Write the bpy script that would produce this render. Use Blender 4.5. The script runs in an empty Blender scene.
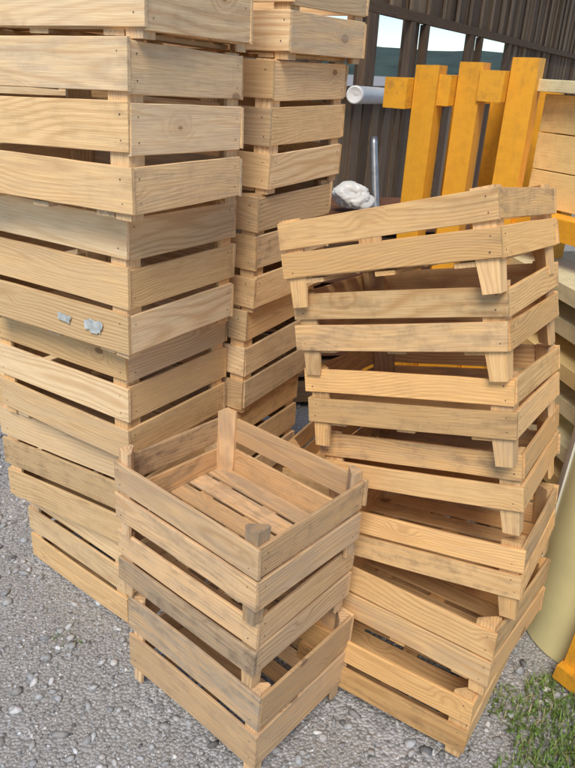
import bpy, math, random
import numpy as np
from mathutils import Matrix, Vector, Euler
random.seed(7); np.random.seed(7)
sc=bpy.context.scene
col=sc.collection
# ---------------------------------------------------------------- materials
def newmat(name):
    m=bpy.data.materials.new(name);m.use_nodes=True
    nt=m.node_tree;nt.nodes.clear()
    out=nt.nodes.new('ShaderNodeOutputMaterial');b=nt.nodes.new('ShaderNodeBsdfPrincipled')
    nt.links.new(b.outputs[0],out.inputs[0])
    return m,nt,b
class G:
    def __init__(s,nt): s.nt=nt
    def n(s,t,**k):
        x=s.nt.nodes.new(t)
        for a,b in k.items(): setattr(x,a,b)
        return x
    def l(s,a,b): s.nt.links.new(a,b)
    def val(s,x,inp):
        if isinstance(x,(int,float)): inp.default_value=x
        elif isinstance(x,(tuple,list)): inp.default_value=x
        else: s.l(x,inp)
    def m(s,op,a,b=0.0,c=None,clamp=False):
        x=s.n('ShaderNodeMath',operation=op,use_clamp=clamp)
        s.val(a,x.inputs[0]);s.val(b,x.inputs[1])
        if c is not None: s.val(c,x.inputs[2])
        return x.outputs[0]
    def vm(s,op,a,b):
        x=s.n('ShaderNodeVectorMath',operation=op);s.val(a,x.inputs[0]);s.val(b,x.inputs[1]);return x.outputs[0]
    def noise(s,v,sc,det=3,rough=.5,out=0):
        x=s.n('ShaderNodeTexNoise');s.l(v,x.inputs['Vector']);x.inputs['Scale'].default_value=sc;x.inputs['Detail'].default_value=det;x.inputs['Roughness'].default_value=rough;return x.outputs[out]
    def mix(s,f,a,b,mode='MIX'):
        x=s.n('ShaderNodeMix',data_type='RGBA',blend_type=mode);s.val(f,x.inputs[0])
        for v,i in ((a,6),(b,7)):
            if isinstance(v,(tuple,list)): x.inputs[i].default_value=(*v[:3],1)
            else: s.l(v,x.inputs[i])
        return x.outputs[2]
    def mr(s,v,a,b,c=0.0,d=1.0,smooth=True):
        x=s.n('ShaderNodeMapRange',interpolation_type='SMOOTHSTEP' if smooth else 'LINEAR')
        s.l(v,x.inputs[0])
        for i,k in enumerate((a,b,c,d)): x.inputs[i+1].default_value=k
        return x.outputs[0]
def wood_mat(name,light,dark,knot,paint=None,paint_amt=0.0,rough=.8,ringamt=.6,grey=(.25,.20,.15),knots=True,warm=None):
    m,nt,b=newmat(name);g=G(nt)
    at=g.n('ShaderNodeAttribute',attribute_name='bc').outputs['Vector']
    tn=g.n('ShaderNodeAttribute',attribute_name='tone')
    sp=g.n('ShaderNodeSeparateColor');g.l(tn.outputs['Color'],sp.inputs[0])
    bri,age,dirt=sp.outputs
    hue=tn.outputs['Alpha']
    low=g.noise(g.vm('MULTIPLY',at,(2.2,6,6)),1.0,1,.5,1)
    ls=g.n('ShaderNodeSeparateXYZ');g.l(g.vm('SUBTRACT',low,(.5,.5,.5)),ls.inputs[0])
    s=g.n('ShaderNodeSeparateXYZ');g.l(at,s.inputs[0])
    y=g.m('ADD',s.outputs[1],g.m('MULTIPLY',ls.outputs[0],.09))
    z=g.m('ADD',s.outputs[2],g.m('MULTIPLY',ls.outputs[1],.05))
    r=g.m('SQRT',g.m('ADD',g.m('MULTIPLY',y,y),g.m('MULTIPLY',z,z)))
    if knots:
        vo=g.n('ShaderNodeTexVoronoi',feature='F1');g.l(g.vm('MULTIPLY',at,(8,15,9)),vo.inputs['Vector']);vo.inputs['Scale'].default_value=1
        ks=g.n('ShaderNodeSeparateColor');g.l(vo.outputs['Color'],ks.inputs[0])
        kmask=g.m('GREATER_THAN',ks.outputs[0],.84)
        kd=g.m('ADD',vo.outputs['Distance'],g.m('MULTIPLY',ls.outputs[2],.1))
        ksz=g.m('MULTIPLY',ks.outputs[1],.09)
        kinf=g.m('MULTIPLY',kmask,g.mr(kd,.55,.05))
        knotf=g.m('MULTIPLY',kmask,g.mr(g.m('SUBTRACT',kd,ksz),.10,.05))
        r=g.m('ADD',r,g.m('MULTIPLY',kinf,.022))
    fine=g.noise(g.vm('MULTIPLY',at,(11,380,380)),1.0,2,.65)
    ph=g.m('ADD',g.m('MULTIPLY',r,g.m('ADD',560.0,g.m('MULTIPLY',hue,560.0))),g.m('MULTIPLY',fine,1.8))
    sn=g.m('ADD',g.m('MULTIPLY',g.m('SINE',ph),.5),.5)
    ring=g.m('POWER',sn,2.2)
    ringf=g.m('MULTIPLY',g.m('MULTIPLY',ring,ringamt),g.mr(low,.32,.62,.25,1.0))
    lc=g.mix(hue,light,warm or tuple(light[i]*(1.0,.87,.68)[i] for i in range(3)))
    c=g.mix(ringf,lc,dark)
    c=g.mix(g.mr(fine,.38,.72,0,.42),c,dark)
    if knots:
        c=g.mix(g.m('MULTIPLY',knotf,.85),c,knot)
        c=g.mix(g.m('MULTIPLY',kinf,.3),c,dark)
    st=g.noise(g.vm('MULTIPLY',at,(5,30,30)),1.5,2,.65)
    geo=g.n('ShaderNodeNewGeometry')
    wp=g.noise(geo.outputs['Position'],26,3,.7)
    c=g.mix(g.m('MULTIPLY',age,g.mr(st,.3,.65,.25,1)),c,grey)
    if paint is not None:
        pw=g.mr(fine,.22,.42,paint_amt-.25,paint_amt)
        pc=g.mix(g.mr(wp,.35,.7,0,.28),paint,tuple(v*.65 for v in paint))
        c=g.mix(pw,c,pc)
    dk=g.m('MULTIPLY',dirt,g.mr(g.m('ADD',g.m('MULTIPLY',wp,.5),g.m('MULTIPLY',st,.5)),.46,.66,.02,.75),clamp=True)
    c=g.mix(dk,c,(.17,.105,.06))
    hsv=g.n('ShaderNodeHueSaturation');g.l(c,hsv.inputs['Color'])
    g.l(g.m('ADD',bri,.5),hsv.inputs['Value'])
    g.l(hsv.outputs[0],b.inputs['Base Color'])
    b.inputs['Roughness'].default_value=rough;b.inputs['Specular IOR Level'].default_value=.2 if paint is None else .35
    bp=g.n('ShaderNodeBump');bp.inputs['Strength'].default_value=.6;bp.inputs['Distance'].default_value=.0014
    g.l(fine,bp.inputs['Height']);g.l(bp.outputs[0],b.inputs['Normal'])
    return m
MW_pale=wood_mat('pine_pale',(.88,.655,.38),(.55,.30,.12),(.17,.08,.035),grey=(.52,.42,.31))
MW_gold=wood_mat('pine_golden',(.87,.585,.285),(.52,.26,.09),(.15,.065,.025),grey=(.48,.36,.235))
MW_old=wood_mat('pine_weathered',(.82,.57,.32),(.42,.23,.10),(.12,.06,.03),ringamt=.7,grey=(.48,.365,.25))
MW_shed=wood_mat('shed_boards_dark',(.15,.10,.07),(.055,.033,.02),(.02,.015,.01),rough=.95,knots=False,grey=(.20,.15,.105))
MW_shedL=wood_mat('shed_boards_brown',(.28,.19,.12),(.10,.062,.038),(.03,.02,.015),rough=.95,knots=False,grey=(.30,.24,.175))
MW_or=wood_mat('orange_painted_wood',(.78,.45,.14),(.45,.2,.05),(.2,.08,.02),paint=(.86,.40,.025),paint_amt=.95,rough=.5,ringamt=.4,knots=False)
MW_yel=wood_mat('yellow_glazed_wood',(.84,.62,.29),(.55,.3,.09),(.25,.1,.03),paint=(.88,.67,.30),paint_amt=.65,rough=.5,ringamt=.4)
MW_cream=wood_mat('cream_painted_wood',(.8,.70,.42),(.6,.45,.2),(.3,.18,.08),paint=(.84,.76,.46),paint_amt=.93,rough=.5,ringamt=.2,knots=False)
MW_red=wood_mat('red_brown_wood',(.22,.09,.05),(.1,.04,.02),(.05,.02,.01),knots=False)
def simple(name,colr,rough=.6,metal=0,nsc=30,var=.3,bump=0):
    m,nt,b=newmat(name);g=G(nt)
    tc=g.n('ShaderNodeTexCoord').outputs['Object']
    n=g.noise(tc,nsc,3,.6)
    c=g.mix(g.mr(n,.3,.7),colr,tuple(v*(1-var) for v in colr))
    g.l(c,b.inputs['Base Color']);b.inputs['Roughness'].default_value=rough;b.inputs['Metallic'].default_value=metal
    if bump:
        bp=g.n('ShaderNodeBump');bp.inputs['Distance'].default_value=bump;g.l(n,bp.inputs['Height']);g.l(bp.outputs[0],b.inputs['Normal'])
    return m
M_nail=simple('nail_steel',(.16,.11,.075),.6,.4)
M_paper=simple('label_paper',(.62,.64,.60),.8,0,60,.4)
M_metal=simple('galvanised_metal',(.45,.46,.46),.4,.8)
M_white=simple('white_plastic',(.80,.79,.75),.4,0,15,.15)
M_creampl=simple('cream_plastic',(.86,.76,.38),.4,0,6,.12)
M_rim=simple('white_rim_plastic',(.82,.80,.68),.45,0,8,.12)
# ---------------------------------------------------------------- mesh building
class MB:
    def __init__(s): s.v=[];s.f=[];s.bc=[];s.tone=[];s.mi=[]
    def prism(s,c,a,w,t,L,prof,n=6,tone=(.5,0,0),mi=0,bow=0,wob=.0004,taper0=1,pith=None,enddirt=.28):
        c=Vector(c);a=Vector(a).normalized();w=Vector(w).normalized();t=Vector(t).normalized()
        ox=random.uniform(-60,60);oy,oz=pith or (random.uniform(-.09,.09),random.choice([-1,1])*random.uniform(.008,.08))
        base=len(s.v);k=len(prof);bw=random.uniform(-1,1)*bow
        skew=random.uniform(-1,1)*.002;hue=random.random()
        us=[i/n for i in range(n+1)]
        if n>=5: us[1]=.07;us[-2]=.93
        for i,u in enumerate(us):
            x=(u-.5)*L
            bend=bw*(1-(2*u-1)**2)
            e0=random.gauss(0,wob);sc_=taper0+(1-taper0)*min(1,u*3)
            dd=enddirt*random.uniform(.4,1.3) if i in(0,n) else 0
            for (pw,pt) in prof:
                ww=pw*sc_+ (e0 if pw>0 else -e0*.7);tt=pt*sc_
                xx=x+(skew*(pw/.05) if i in(0,n) else 0)
                s.v.append(tuple(c+a*xx+w*(ww+bend*.35)+t*(tt+bend)))
                s.bc.append((x+ox,pw+oy,pt+oz));s.tone.append((tone[0],tone[1],min(1,tone[2]+dd),hue))
        for i in range(n):
            for j in range(k):
                j2=(j+1)%k
                s.f.append((base+i*k+j,base+i*k+j2,base+(i+1)*k+j2,base+(i+1)*k+j));s.mi.append(mi)
        s.f.append(tuple(base+j for j in range(k))[::-1]);s.mi.append(mi)
        s.f.append(tuple(base+n*k+j for j in range(k)));s.mi.append(mi)
    def board(s,c,a,w,t,L,W,T,**k):
        ch=min(.0013,T*.2)
        p=[(W/2-ch,-T/2),(W/2,-T/2+ch),(W/2,T/2-ch),(W/2-ch,T/2),(-W/2+ch,T/2),(-W/2,T/2-ch),(-W/2,-T/2+ch),(-W/2+ch,-T/2)]
        s.prism(c,a,w,t,L,p,**k)
    def nail(s,p,nrm,mi=1):
        if random.random()<.2:return
        p=Vector(p);nrm=Vector(nrm).normalized();u=nrm.orthogonal().normalized();v=nrm.cross(u)
        b=len(s.v);r=random.uniform(.0013,.0020)
        for k in range(7):
            a=k/7*6.283;s.v.append(tuple(p+nrm*.0008+u*math.cos(a)*r+v*math.sin(a)*r));s.bc.append((0,0,0));s.tone.append((.5,0,0,0))
        s.f.append(tuple(range(b,b+7)));s.mi.append(mi)
    def mesh(s,name,mats):
        me=bpy.data.meshes.new(name);me.from_pydata(s.v,[],s.f)
        for m in mats: me.materials.append(m)
        me.polygons.foreach_set('material_index',s.mi)
        a=me.attributes.new('bc','FLOAT_VECTOR','POINT');a.data.foreach_set('vector',np.array(s.bc,dtype=np.float32).ravel())
        t=me.attributes.new('tone','FLOAT_COLOR','POINT')
        t.data.foreach_set('color',np.array(s.tone,dtype=np.float32).ravel())
        import bmesh
        bm=bmesh.new();bm.from_mesh(me);bmesh.ops.recalc_face_normals(bm,faces=bm.faces);bm.to_mesh(me);bm.free()
        me.update();return me
def obj(name,me,parent=None,loc=(0,0,0),rot=None):
    o=bpy.data.objects.new(name,me);col.objects.link(o);o.location=loc
    if rot is not None:o.rotation_euler=rot
    if parent:o.parent=parent
    return o
X=(1,0,0);Y=(0,1,0);Z=(0,0,1)
def crate_mesh(L,W,body,leg,nsl,gap,mat,bri=.5,age=.2,dirt=.3,proud=0.004,th=.0085,bvar=.12,P=.045):
    b=MB()
    def tone(k=1):
        a=age+random.gauss(0,.12)+(.35 if random.random()<.15 else 0)
        return (min(.72,max(.25,bri+random.gauss(0,bvar)*k)),min(1,max(0,a)),min(1,max(0,dirt+random.gauss(0,.2))))
    h=(body-gap*(nsl-1))/nsl
    for i in range(nsl):
        zc=leg+h/2+i*(h+gap)
        for sgn in (-1,1):
            hh=h*random.uniform(.93,1.03)
            c=(random.gauss(0,.002),sgn*(W/2-th/2),zc+random.gauss(0,.002))
            tilt=random.gauss(0,.007)
            b.board(c,(1,0,tilt),(0,0,1),(0,1,0),L,hh,th,n=8,tone=tone(),bow=.003)
            for e in(-1,1):
                for q in(-.25,.25):
                    b.nail((e*(L/2-.022+random.gauss(0,.003)),sgn*W/2,zc+q*h+e*tilt*L/2),(0,sgn,0))
            c=(sgn*(L/2-th/2-.0005),random.gauss(0,.001),zc+random.gauss(0,.002))
            tilt=random.gauss(0,.008)
            b.board(c,(0,1,tilt),(0,0,1),(1,0,0),W-2*th-.001,h*random.uniform(.93,1.03),th,n=6,tone=tone(),bow=.002)
            for e in(-1,1):
                for q in(-.25,.25):
                    b.nail((sgn*(L/2-.0005),e*(W/2-th-.02+random.gauss(0,.003)),zc+q*h+e*tilt*W/2),(sgn,0,0))
    for sx in(-1,1):
        for sy in(-1,1):
            prof=[(0,0),(P,0),(P,.008),(.008,P),(0,P)]
            H=leg+body+proud*random.uniform(.2,1.6)
            b.prism((sx*(L/2-th-.001),sy*(W/2-th-.0005),H/2),Z,(-sx,0,0),(0,-sy,0),H,prof,n=6,tone=tone(),wob=.0004,taper0=.82)
    nb=5;iw=W-2*th-.008;gp=.013;bw=(iw-gp*(nb-1))/nb
    for i in range(nb):
        y=-iw/2+bw/2+i*(bw+gp)
        b.board((random.gauss(0,.001),y+random.gauss(0,.002),leg+.004),(1,random.gauss(0,.004),0),Y,Z,L-2*th-.004,bw*random.uniform(.9,1.02),.007,n=6,tone=tone(),bow=.003)
    for sx in(-1,0,1):
        b.board((sx*(L/2-.075),0,leg-.0055),Y,X,Z,W-.022,.045,.010,n=4,tone=tone(),bow=.001)
    return b.mesh('wooden_crate_mesh',[mat,M_nail])
TY={0:dict(L=.5,W=.4,body=.130,leg=.064,nsl=2,gap=.010),
    2:dict(L=.465,W=.372,body=.160,leg=.046,nsl=2,gap=.012,P=.036),
    4:dict(L=.465,W=.372,body=.238,leg=.056,nsl=2,gap=.018,P=.036),
    3:dict(L=.5,W=.4,body=.165,leg=.033,nsl=2,gap=.012),
    1:dict(L=.5,W=.4,body=.306,leg=.014,nsl=3,gap=.017)}
def crate(t,yaw,ax,ay,x,y,z,mat,**k):
    me=crate_mesh(mat=mat,**TY[t],**k)
    o=obj('wooden_crate',me,loc=(x,y,z))
    M=Matrix.Rotation(math.radians(yaw),4,'Z')@Matrix.Rotation(math.radians(ay),4,'Y')@Matrix.Rotation(math.radians(ax),4,'X')
    o.rotation_euler=M.to_euler()
    return o
old=dict(bri=.53,age=.40,dirt=.32);gold=dict(bri=.52,age=.16,dirt=.2);pale=dict(bri=.52,age=.08,dirt=.12);palegrey=dict(bri=.53,age=.28,dirt=.15);low_=dict(bri=.52,age=.18,dirt=.22)
crate(2,-39.8,-1.2,.5,-.103,1.386,.529,MW_old,proud=.02,**old)
crate(2,-38.1,-.7,1.5,-.111,1.416,.322,MW_old,**old)
crate(4,-38.6,-.8,2.0,-.098,1.420,.010,MW_old,**old)
for a in [(-32.3,-5.7,-16.2,.305,1.558,1.142),(-31.7,-4.0,-13.9,.346,1.566,.972),(-30.6,-6.5,-12.5,.381,1.546,.781),
          (-29.2,-4.6,-10.6,.427,1.570,.605),(-29.1,-6.0,-7.7,.450,1.547,.390)]:
    crate(0,*a,MW_gold,**gold)
for a in [(-36,-4,-2.7,.435,1.535,.199),(-31.8,-2,0,.385,1.52,.004)]:
    crate(3,*a,MW_gold,**gold)
Ls=[(-24,-1.5,-.5,-.43,1.64,1.622),(-26.9,-2.0,-.9,-.448,1.631,1.297),(-30.1,-2.0,-.1,-.474,1.731,.970),(-31.7,-1.2,.3,-.501,1.823,.644),(-28.7,-.2,.2,-.535,1.879,.323),(-37,0,0,-.532,1.946,0)]
Lo=[crate(1,*a,MW_pale,**(palegrey if i<2 else (low_ if i>3 else pale))) for i,a in enumerate(Ls)]
for k in range(6):
    z=k*.322
    crate(1,-30+random.uniform(-2,2),0,0,-.30+.09*z+random.uniform(-.012,.012),2.14+random.uniform(-.01,.01),z,MW_pale,**pale)
for k in range(6):
    crate(1,-30+random.uniform(-2,2),0,0,-.79+random.uniform(-.012,.012),2.46+random.uniform(-.01,.01),k*.322,MW_pale,**pale)
crate(3,-30,0,0,.30,2.12,.004,MW_gold,**gold)
crate(3,-26,0,0,.31,2.13,.226,MW_gold,**gold)
def label(parent,x0,x1,z0,z1):
    n=22;vs=[]
    for i in range(n):
        a=i/n*6.283;rr=1+random.uniform(-.3,.15)
        ex=abs(math.cos(a))**.5*math.copysign(1,math.cos(a));ez=abs(math.sin(a))**.5*math.copysign(1,math.sin(a))
        vs.append(((x0+x1)/2+ex*(x1-x0)/2*rr,-.2045,(z0+z1)/2+ez*(z1-z0)/2*rr))
    me=bpy.data.meshes.new('paper_label');me.from_pydata(vs,[],[tuple(range(n))]);me.materials.append(M_paper)
    obj('paper_label',me,parent=parent)
label(Lo[2],.12,.175,.045,.078);label(Lo[2],.03,.075,.05,.07)
# ---------------------------------------------------------------- orange posts
def tn(b=.5,a=.05,d=.12,v=.05): return (b+random.gauss(0,v),max(0,a),max(0,d+random.gauss(0,.05)))
def post(x,y,top,wd,yaw):
    e=bpy.data.objects.new('orange_trestle',None);col.objects.link(e);e.location=(x,y,0);e.rotation_euler=(0,0,math.radians(yaw))
    b=MB();b.board((0,0,top/2),Z,X,Y,top,wd,.08,n=6,tone=tn(),bow=.001);obj('upright',b.mesh('upright',[MW_or]),e)
    b=MB();b.board((-wd/2-.040,.14,top-.085),Y,X,Z,.46,.076,.09,n=4,tone=tn(.45));obj('top_beam',b.mesh('top_beam',[MW_or]),e)
    b=MB();b.board((-wd/2-.040,.14,.62),Y,X,Z,.46,.076,.09,n=4,tone=tn(.45));obj('lower_beam',b.mesh('lower_beam',[MW_or]),e)
    b=MB();b.board((0,.39,top/2-.05),Z,X,Y,top-.1,wd,.06,n=4,tone=tn(.45));obj('rear_upright',b.mesh('rear_upright',[MW_or]),e)
post(.402,2.43,1.62,.076,-30)
post(.538,2.43,1.635,.076,-30)
post(.692,2.39,1.655,.082,-30)
e=bpy.data.objects.new('yellow_picnic_table',None);col.objects.link(e);e.location=(.95,2.16,0);e.rotation_euler=(0,0,math.radians(-58))
for i,z in enumerate([1.50,1.385,1.27]):
    b=MB();b.board((0,0,z),X,Z,Y,.62,.112,.035,n=4,tone=tn(.56,.02,.1));obj('plank_%d'%i,b.mesh('plank',[MW_yel]),e)
b=MB();b.board((0,-.02,1.58),X,Y,Z,.66,.11,.035,n=4,tone=tn(.55,.02,.05));obj('cap_plank',b.mesh('cap_plank',[MW_cream]),e)
for i,x in enumerate([-.24,.24]):
    b=MB();b.board((x,.06,.78),Z,X,Y,1.45,.08,.06,n=4,tone=tn(.45));obj('leg_%d'%i,b.mesh('leg',[MW_or]),e)
b=MB();b.board((-.05,-.05,1.17),X,Z,Y,.62,.07,.08,n=4,tone=tn(.5));obj('rail',b.mesh('rail',[MW_or]),e)
e=bpy.data.objects.new('cream_board_stack',None);col.objects.link(e);e.location=(1.02,1.95,0);e.rotation_euler=(0,0,math.radians(-78))
for i in range(9):
    b=MB();b.board((random.uniform(-.03,.03),random.uniform(-.02,.02),.1+i*.115),X,Y,Z,1.1,.35,.05,n=4,tone=tn(.5,.1,.2));obj('board_%d'%i,b.mesh('board',[MW_cream if i%3 else MW_yel]),e)
for i in(-1,1):
    b=MB();b.board((i*.4,0,.5),Z,X,Y,1.0,.06,.3,n=2,tone=tn(.4));obj('spacer_%d'%i,b.mesh('spacer',[MW_shedL]),e)
def arc(R_,th_,a0,a1,k=16):
    p=[]
    for i in range(k): a=math.radians(a0+(a1-a0)*i/(k-1));p.append((R_*math.sin(a),-R_*math.cos(a)))
    for i in range(k): a=math.radians(a1-(a1-a0)*i/(k-1));p.append(((R_-th_)*math.sin(a),-(R_-th_)*math.cos(a)))
    return p
e=bpy.data.objects.new('cream_curved_panel',None);col.objects.link(e);e.location=(1.00,1.72,0);e.rotation_euler=(0,math.radians(2),math.radians(-35))
b=MB();b.prism((0,0,.55),Z,X,Y,1.1,arc(.20,.02,-68,75),n=3,wob=0);me=b.mesh('shell',[M_creampl])
for p in me.polygons:p.use_smooth=abs(p.normal.z)<.5
me.set_sharp_from_angle(angle=math.radians(40));obj('shell',me,e)
b=MB();b.prism((0,0,.555),Z,X,Y,1.12,arc(.206,.032,-78,-60,5),n=3,wob=0);obj('rim',b.mesh('rim',[M_rim]),e)
e=bpy.data.objects.new('orange_beam',None);col.objects.link(e);e.location=(.875,1.51,0);e.rotation_euler=(math.radians(-2),math.radians(3),math.radians(-50))
b=MB();b.board((0,0,.45),Z,X,Y,.9,.06,.045,n=4,tone=tn(.42));obj('beam',b.mesh('beam',[MW_or]),e)
b=MB();b.board((0.0,.05,.04),Y,X,Z,.2,.07,.05,n=2,tone=tn(.42));obj('foot',b.mesh('foot',[MW_or]),e)
# ---------------------------------------------------------------- shed wall
shed=bpy.data.objects.new('wooden_shed',None);col.objects.link(shed)
d=Vector((.454,.891,0)).normalized()
shed.location=(.35,4.6,0);shed.rotation_euler=(0,0,math.atan2(d.y,d.x))
wins=[(-.75,0.0-.1),(-.02,.64),(.94,2.12),(2.45,3.6)]
def inwin(x0,x1): return any(a<(x0+x1)/2<c for a,c in wins)
X0=-1.5
b=MB()
x=X0
while x<14:
    w=random.uniform(.09,.17)
    mi=random.choice([0,0,1,1]);off=random.uniform(-.012,.012)
    tone=lambda:(random.uniform(.15,.75),random.uniform(0,.5),random.uniform(.1,.5))
    b.board((x+w/2,off,3.25),Z,X,Y,2.66,w-.014,.022,n=2,tone=tone(),mi=mi)
    mi=random.choice([0,0,1])
    b.board((x+w/2,off,.74),Z,X,Y,1.48,w-.014,.022,n=2,tone=tone(),mi=mi)
    if not inwin(x,x+w): b.board((x+w/2,off,1.7),Z,X,Y,.43,w-.014,.022,n=1,tone=tone(),mi=mi)
    x+=w
x=X0
while x<14:
    b.board((x,-.03,3.2),Z,X,Y,2.5,.035,.018,n=2,tone=(random.uniform(.4,.75),.4,.1),mi=1);x+=.36
obj('wall_boards',b.mesh('wall_boards',[MW_shed,MW_shedL]),shed)
b=MB();Lw=14-X0;cx=(14+X0)/2
for z,hh in((1.475,.06),(1.925,.06),(4.5,.12)):
    b.board((cx,-.045,z),X,Z,Y,Lw,hh,.04,n=12,tone=(.5,.2,.2))
for a,c in wins:
    for xx in(a,c):
        b.board((xx,-.045,1.7),Z,X,Y,.386,.07,.05,n=2,tone=(.45,.3,.2))
obj('window_frames',b.mesh('window_frames',[MW_shed]),shed)
b=MB()
for k in range(15):
    b.board((X0+.2+k*1.0,-.35,4.66),Y,X,Z,1.4,.08,.14,n=2,tone=(.5,.2,.2))
for k in range(8):
    b.board((cx,-1.0+k*.2,4.76),X,Y,Z,Lw,.19,.02,n=4,tone=(.5,.2,.2))
obj('eaves',b.mesh('eaves',[MW_shed]),shed)
def tube(name,p0,p1,r,mat,parent=None,ncap=20):
    import bmesh
    p0=Vector(p0);p1=Vector(p1);bm=bmesh.new()
    L=(p1-p0).length
    rs=[(0,r*.0),(0,r*.82),(0,r),(.004,r*1.03),(.03,r*1.03),(.032,r),(L-.03,r),(L,r*.96),(L,0)]
    rings=[]
    for z,rr in rs:
        if rr==0: rings.append([bm.verts.new((0,0,z if z else .03))])
        else: rings.append([bm.verts.new((rr*math.cos(a/ncap*6.2832),rr*math.sin(a/ncap*6.2832),z)) for a in range(ncap)])
    for A,B in zip(rings,rings[1:]):
        for j in range(ncap):
            j2=(j+1)%ncap
            if len(A)==1: bm.faces.new((A[0],B[j],B[j2]))
            elif len(B)==1: bm.faces.new((A[j],B[0],A[j2]))
            else: bm.faces.new((A[j],B[j],B[j2],A[j2]))
    me=bpy.data.meshes.new(name);bm.to_mesh(me);bm.free();me.materials.append(mat)
    for p in me.polygons:p.use_smooth=True
    o=obj(name,me,parent,loc=p0);o.rotation_euler=(p1-p0).to_track_quat('Z','Y').to_euler();return o
tube('rain_pipe',(.21,3.1,1.50),(.62,4.2,1.47),.035,M_white)
tube('metal_pole',(.47,3.0,0),(.33,3.35,1.32),.017,M_metal)
e=bpy.data.objects.new('timber_pile',None);col.objects.link(e);e.location=(.45,3.35,0);e.rotation_euler=(0,0,.2)
for i in range(8):
    for j in range(3):
        b=MB();b.board((random.uniform(-.05,.05),j*.14+random.uniform(-.02,.02),.08+i*.125),X,Y,Z,1.2,.11,.09,n=2,tone=tn(.5,.2,.3));obj('beam_%d_%d'%(i,j),b.mesh('beam',[random.choice([MW_red,MW_shed,MW_shedL])]),e)
# crumpled white bag on the pile
import bmesh
from mathutils import noise as mn
bm=bmesh.new();bmesh.ops.create_icosphere(bm,subdivisions=5,radius=1)
for v in bm.verts:
    p=v.co.copy()
    fold=abs(math.sin(4*math.atan2(p.y,p.x)+5*mn.noise(p*1.2)))*.12
    q=.85+.40*mn.noise(p*1.1)+fold+.07*abs(mn.noise(p*4))
    v.co=Vector((p.x*.10*q,p.y*.07*q,max(-.045,p.z*.065*q)))
me=bpy.data.meshes.new('plastic_bag');bm.to_mesh(me);bm.free();me.materials.append(M_white)
for p in me.polygons:p.use_smooth=True
obj('plastic_bag',me,loc=(.25,3.20,1.075))
# ---------------------------------------------------------------- ground
m,nt,bs=newmat('gravel_ground');g=G(nt)
pos=g.n('ShaderNodeNewGeometry').outputs['Position']
def voro(sc,f='F1'):
    v=g.n('ShaderNodeTexVoronoi',feature=f);v.voronoi_dimensions='2D';g.l(pos,v.inputs['Vector']);v.inputs['Scale'].default_value=sc;return v
v1=voro(105);v2=voro(240)
s1=g.n('ShaderNodeSeparateColor');g.l(v1.outputs['Color'],s1.inputs[0])
s2=g.n('ShaderNodeSeparateColor');g.l(v2.outputs['Color'],s2.inputs[0])
ca=g.mix(s1.outputs[0],(.25,.245,.24),(.54,.53,.52));cb=g.mix(s2.outputs[0],(.25,.24,.23),(.48,.47,.455))
big=g.noise(pos,2.3,2,.6)
cc=g.mix(g.mr(big,.42,.58),ca,cb)
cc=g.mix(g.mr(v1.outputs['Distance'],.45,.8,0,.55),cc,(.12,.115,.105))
cc=g.mix(g.mr(big,.4,.7,0,.3),cc,(.33,.305,.27))
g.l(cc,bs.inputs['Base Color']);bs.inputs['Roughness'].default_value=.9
bp=g.n('ShaderNodeBump');bp.inputs['Strength'].default_value=.85;bp.inputs['Distance'].default_value=.0055;bp.invert=True
g.l(v1.outputs['Distance'],bp.inputs['Height']);g.l(bp.outputs[0],bs.inputs['Normal'])
me=bpy.data.meshes.new('ground');S=600
xs=[-S,-60,-8]+list(np.linspace(-4,4,60))+[8,60,S];ys=[-S,-60,-8]+list(np.linspace(-2,6,60))+[10,60,S]
vs=[]
for yy in ys:
    for xx in xs:
        z=0
        if abs(xx)<=4 and -2<=yy<=6: z=.006*math.sin(xx*3.1+yy)*math.sin(yy*2.7)-.006
        vs.append((xx,yy,z))
nx=len(xs);me.from_pydata(vs,[],[(j*nx+i,j*nx+i+1,(j+1)*nx+i+1,(j+1)*nx+i) for j in range(len(ys)-1) for i in range(nx-1)])
me.materials.append(m);obj('ground',me)
m,nt,bs=newmat('pebble_stone');g=G(nt)
ta=g.n('ShaderNodeAttribute',attribute_name='tone').outputs['Color']
nn=g.noise(g.n('ShaderNodeNewGeometry').outputs['Position'],160,1,.6)
g.l(g.mix(g.mr(nn,.35,.7,0,.3),ta,(.16,.15,.14)),bs.inputs['Base Color']);bs.inputs['Roughness'].default_value=.85
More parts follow.
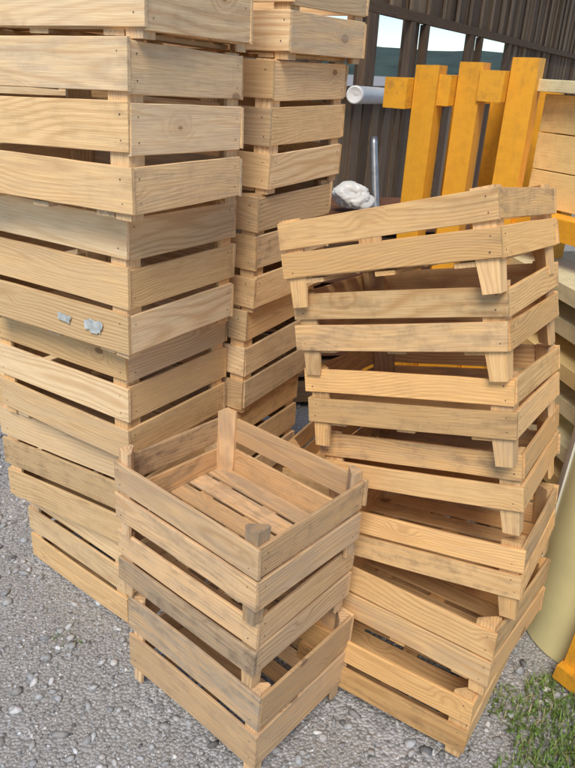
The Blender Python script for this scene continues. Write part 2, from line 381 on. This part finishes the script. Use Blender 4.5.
def stones(name,N,area,smin,smax,seed,pw=2.5,sink=.15):
    rs=np.random.RandomState(seed)
    bm=bmesh.new();bmesh.ops.create_icosphere(bm,subdivisions=1,radius=1)
    bv=np.array([v.co[:] for v in bm.verts]);bf=np.array([[v.index for v in f.verts] for f in bm.faces]);bm.free()
    nv=len(bv);nf=len(bf)
    x=rs.uniform(area[0],area[1],N);y=rs.uniform(area[2],area[3],N)
    s=smin+(smax-smin)*rs.rand(N)**pw
    V=bv[None]*(1+rs.uniform(-.36,.28,(N,nv,1)))
    V=V*np.stack([s*rs.uniform(.8,1.4,N),s*rs.uniform(.55,1,N),s*rs.uniform(.35,.7,N)],1)[:,None]
    a=rs.uniform(0,6.28,N);c,sn=np.cos(a)[:,None],np.sin(a)[:,None]
    tx=rs.uniform(-.4,.4,N)[:,None]
    Vz=V[...,2]+V[...,0]*tx
    Vx=V[...,0]*c-V[...,1]*sn;Vy=V[...,0]*sn+V[...,1]*c
    gz=.006*np.sin(x*3.1+y)*np.sin(y*2.7)-.006
    P=np.stack([Vx+x[:,None],Vy+y[:,None],Vz+(s*sink+gz)[:,None]],2).reshape(-1,3).astype(np.float32)
    F=(bf[None]+np.arange(N)[:,None,None]*nv).reshape(-1)
    me=bpy.data.meshes.new(name);me.vertices.add(N*nv);me.vertices.foreach_set('co',P.ravel())
    me.loops.add(N*nf*3);me.loops.foreach_set('vertex_index',F.astype(np.int32))
    me.polygons.add(N*nf);me.polygons.foreach_set('loop_start',np.arange(0,N*nf*3,3,dtype=np.int32))
    me.update(calc_edges=True)
    t=me.attributes.new('tone','FLOAT_COLOR','POINT')
    base=rs.uniform(.24,.54,N);w=rs.rand(N)<.10;base[w]=rs.uniform(.58,.74,w.sum());w=rs.rand(N)<.10;base[w]=rs.uniform(.11,.2,w.sum())
    warm=rs.uniform(-.03,.07,N)
    C=np.stack([base*(1+warm),base,base*(1-warm),np.ones(N)],1)
    t.data.foreach_set('color',np.repeat(C,nv,0).astype(np.float32).ravel())
    me.materials.append(m);return me
root=bpy.data.objects.new('gravel',None);col.objects.link(root)
obj('coarse_stones',stones('coarse_stones',11000,(-2.4,1.9,.2,3.4),.005,.0185,1,2.8,.2),root)
obj('fine_stones',stones('fine_stones',38000,(-1.7,1.4,.5,2.9),.0024,.0062,2,1.5),root)
# ---------------------------------------------------------------- grass
m,nt,bs=newmat('grass_blades');g=G(nt)
ta=g.n('ShaderNodeAttribute',attribute_name='tone').outputs['Color']
g.l(ta,bs.inputs['Base Color']);bs.inputs['Roughness'].default_value=.55
def grass(name,spots):
    v=[];f=[];t=[]
    for (cx,cy,rad,N,h) in spots:
        for i in range(N):
            r=rad*math.sqrt(random.random());a=random.uniform(0,6.28);x=cx+r*math.cos(a);y=cy+r*math.sin(a)*.9
            H=h*random.uniform(.4,1.1);w=random.uniform(.0012,.0028);yaw=random.uniform(0,6.28);lean=random.uniform(.1,.9)
            dx,dy=math.cos(yaw),math.sin(yaw);px,py=-dy,dx
            b=len(v);gcol=random.uniform(.6,1.4);c=(.14*gcol,.21*gcol,.04*gcol) if random.random()>.15 else (.34,.29,.13)
            for k,(u,ww) in enumerate([(0,1),(.4,.9),(.75,.6),(1,.05)]):
                o=lean*H*u*u
                for s_ in(-1,1):
                    v.append((x+dx*o+px*w*ww*s_,y+dy*o+py*w*ww*s_,H*u*(1-.3*lean*u)-.008));t.append((*c,1))
            for k in range(3): f.append((b+2*k,b+2*k+1,b+2*k+3,b+2*k+2))
            if random.random()<.14:
                L=h*random.uniform(.25,.5);b=len(v)
                zz=random.uniform(.0,.02)
                for (q,ww,hz) in [(0,.1,0),(.35,1,.3),(.7,.9,.4),(1,.05,.25)]:
                    for s_ in(-1,1):
                        v.append((x+dx*L*q+px*L*.22*ww*s_,y+dy*L*q+py*L*.22*ww*s_,zz+L*hz));t.append((c[0]*.8,c[1]*.95,c[2],1))
                for k in range(3): f.append((b+2*k,b+2*k+1,b+2*k+3,b+2*k+2))
    me=bpy.data.meshes.new(name);me.from_pydata(v,[],f)
    a=me.attributes.new('tone','FLOAT_COLOR','POINT');a.data.foreach_set('color',np.array(t,dtype=np.float32).ravel());me.materials.append(m)
    return obj(name,me)
grass('grass',[(.76,1.30,.12,560,.045),(.66,1.17,.10,260,.035),(.88,1.22,.14,560,.055),(.66,1.42,.07,130,.04),(.80,1.45,.08,220,.045),(1.1,1.4,.25,600,.07),(-.62,1.55,.05,14,.03),(-.9,1.2,.25,25,.02),(.3,.95,.2,25,.02)])
# ---------------------------------------------------------------- hill
m=simple('hill_foliage',(.045,.075,.06),.9,0,.08,.5)
v=[];f=[];N=90
for i in range(N):
    a=math.radians(-60+150*i/(N-1));xx=math.sin(a);yy=math.cos(a)
    hgt=6+2.5*math.sin(i*.21)+1.5*math.sin(i*.57+1)+random.uniform(0,1.2)
    for rr,zz in((190,-1),(215,hgt*.6),(240,hgt),(300,hgt*.9)):
        v.append((xx*rr,yy*rr,zz+random.uniform(-.4,.4)))
for i in range(N-1):
    for k in range(3): f.append((i*4+k,i*4+k+1,i*4+5+k,i*4+4+k))
me=bpy.data.meshes.new('hill');me.from_pydata(v,[],f);me.materials.append(m);obj('hill',me)
# ---------------------------------------------------------------- light
w=bpy.data.worlds.new('World');sc.world=w;w.use_nodes=True
nt=w.node_tree;bg=nt.nodes['Background'];sky=nt.nodes.new('ShaderNodeTexSky');sky.sky_type='NISHITA';sky.sun_disc=False
el,az=50,188
sky.sun_elevation=math.radians(el);sky.sun_rotation=math.radians(az);sky.dust_density=.2;sky.air_density=.8;sky.ozone_density=2.0
nt.links.new(sky.outputs[0],bg.inputs[0]);bg.inputs[1].default_value=.145
sd=bpy.data.lights.new('sun','SUN');sd.energy=3.3;sd.angle=math.radians(28);sd.color=(1,.93,.82)
so=bpy.data.objects.new('sun',sd);col.objects.link(so)
dirv=Vector((math.sin(math.radians(az))*math.cos(math.radians(el)),math.cos(math.radians(az))*math.cos(math.radians(el)),math.sin(math.radians(el))))
so.rotation_euler=dirv.to_track_quat('Z','Y').to_euler();so.location=dirv*20
sc.view_settings.view_transform='Standard';sc.view_settings.look='None';sc.view_settings.exposure=0
# ---------------------------------------------------------------- camera
f_,p_,r_=696.2,math.radians(24.63),math.radians(3.11)
F=Vector((0,math.cos(p_),-math.sin(p_)));D=Vector((0,-math.sin(p_),-math.cos(p_)));R=Vector((1,0,0))
a=R*math.cos(r_)-D*math.sin(r_);bb=R*math.sin(r_)+D*math.cos(r_)
M=Matrix((a,-bb,-F)).transposed().to_4x4();M.translation=(0,0,1.6)
cd=bpy.data.cameras.new('camera');cd.sensor_fit='VERTICAL';cd.sensor_height=24;cd.lens=24*f_/768;cd.clip_end=2000;cd.clip_start=.02
co=bpy.data.objects.new('camera',cd);col.objects.link(co);co.matrix_world=M;sc.camera=co
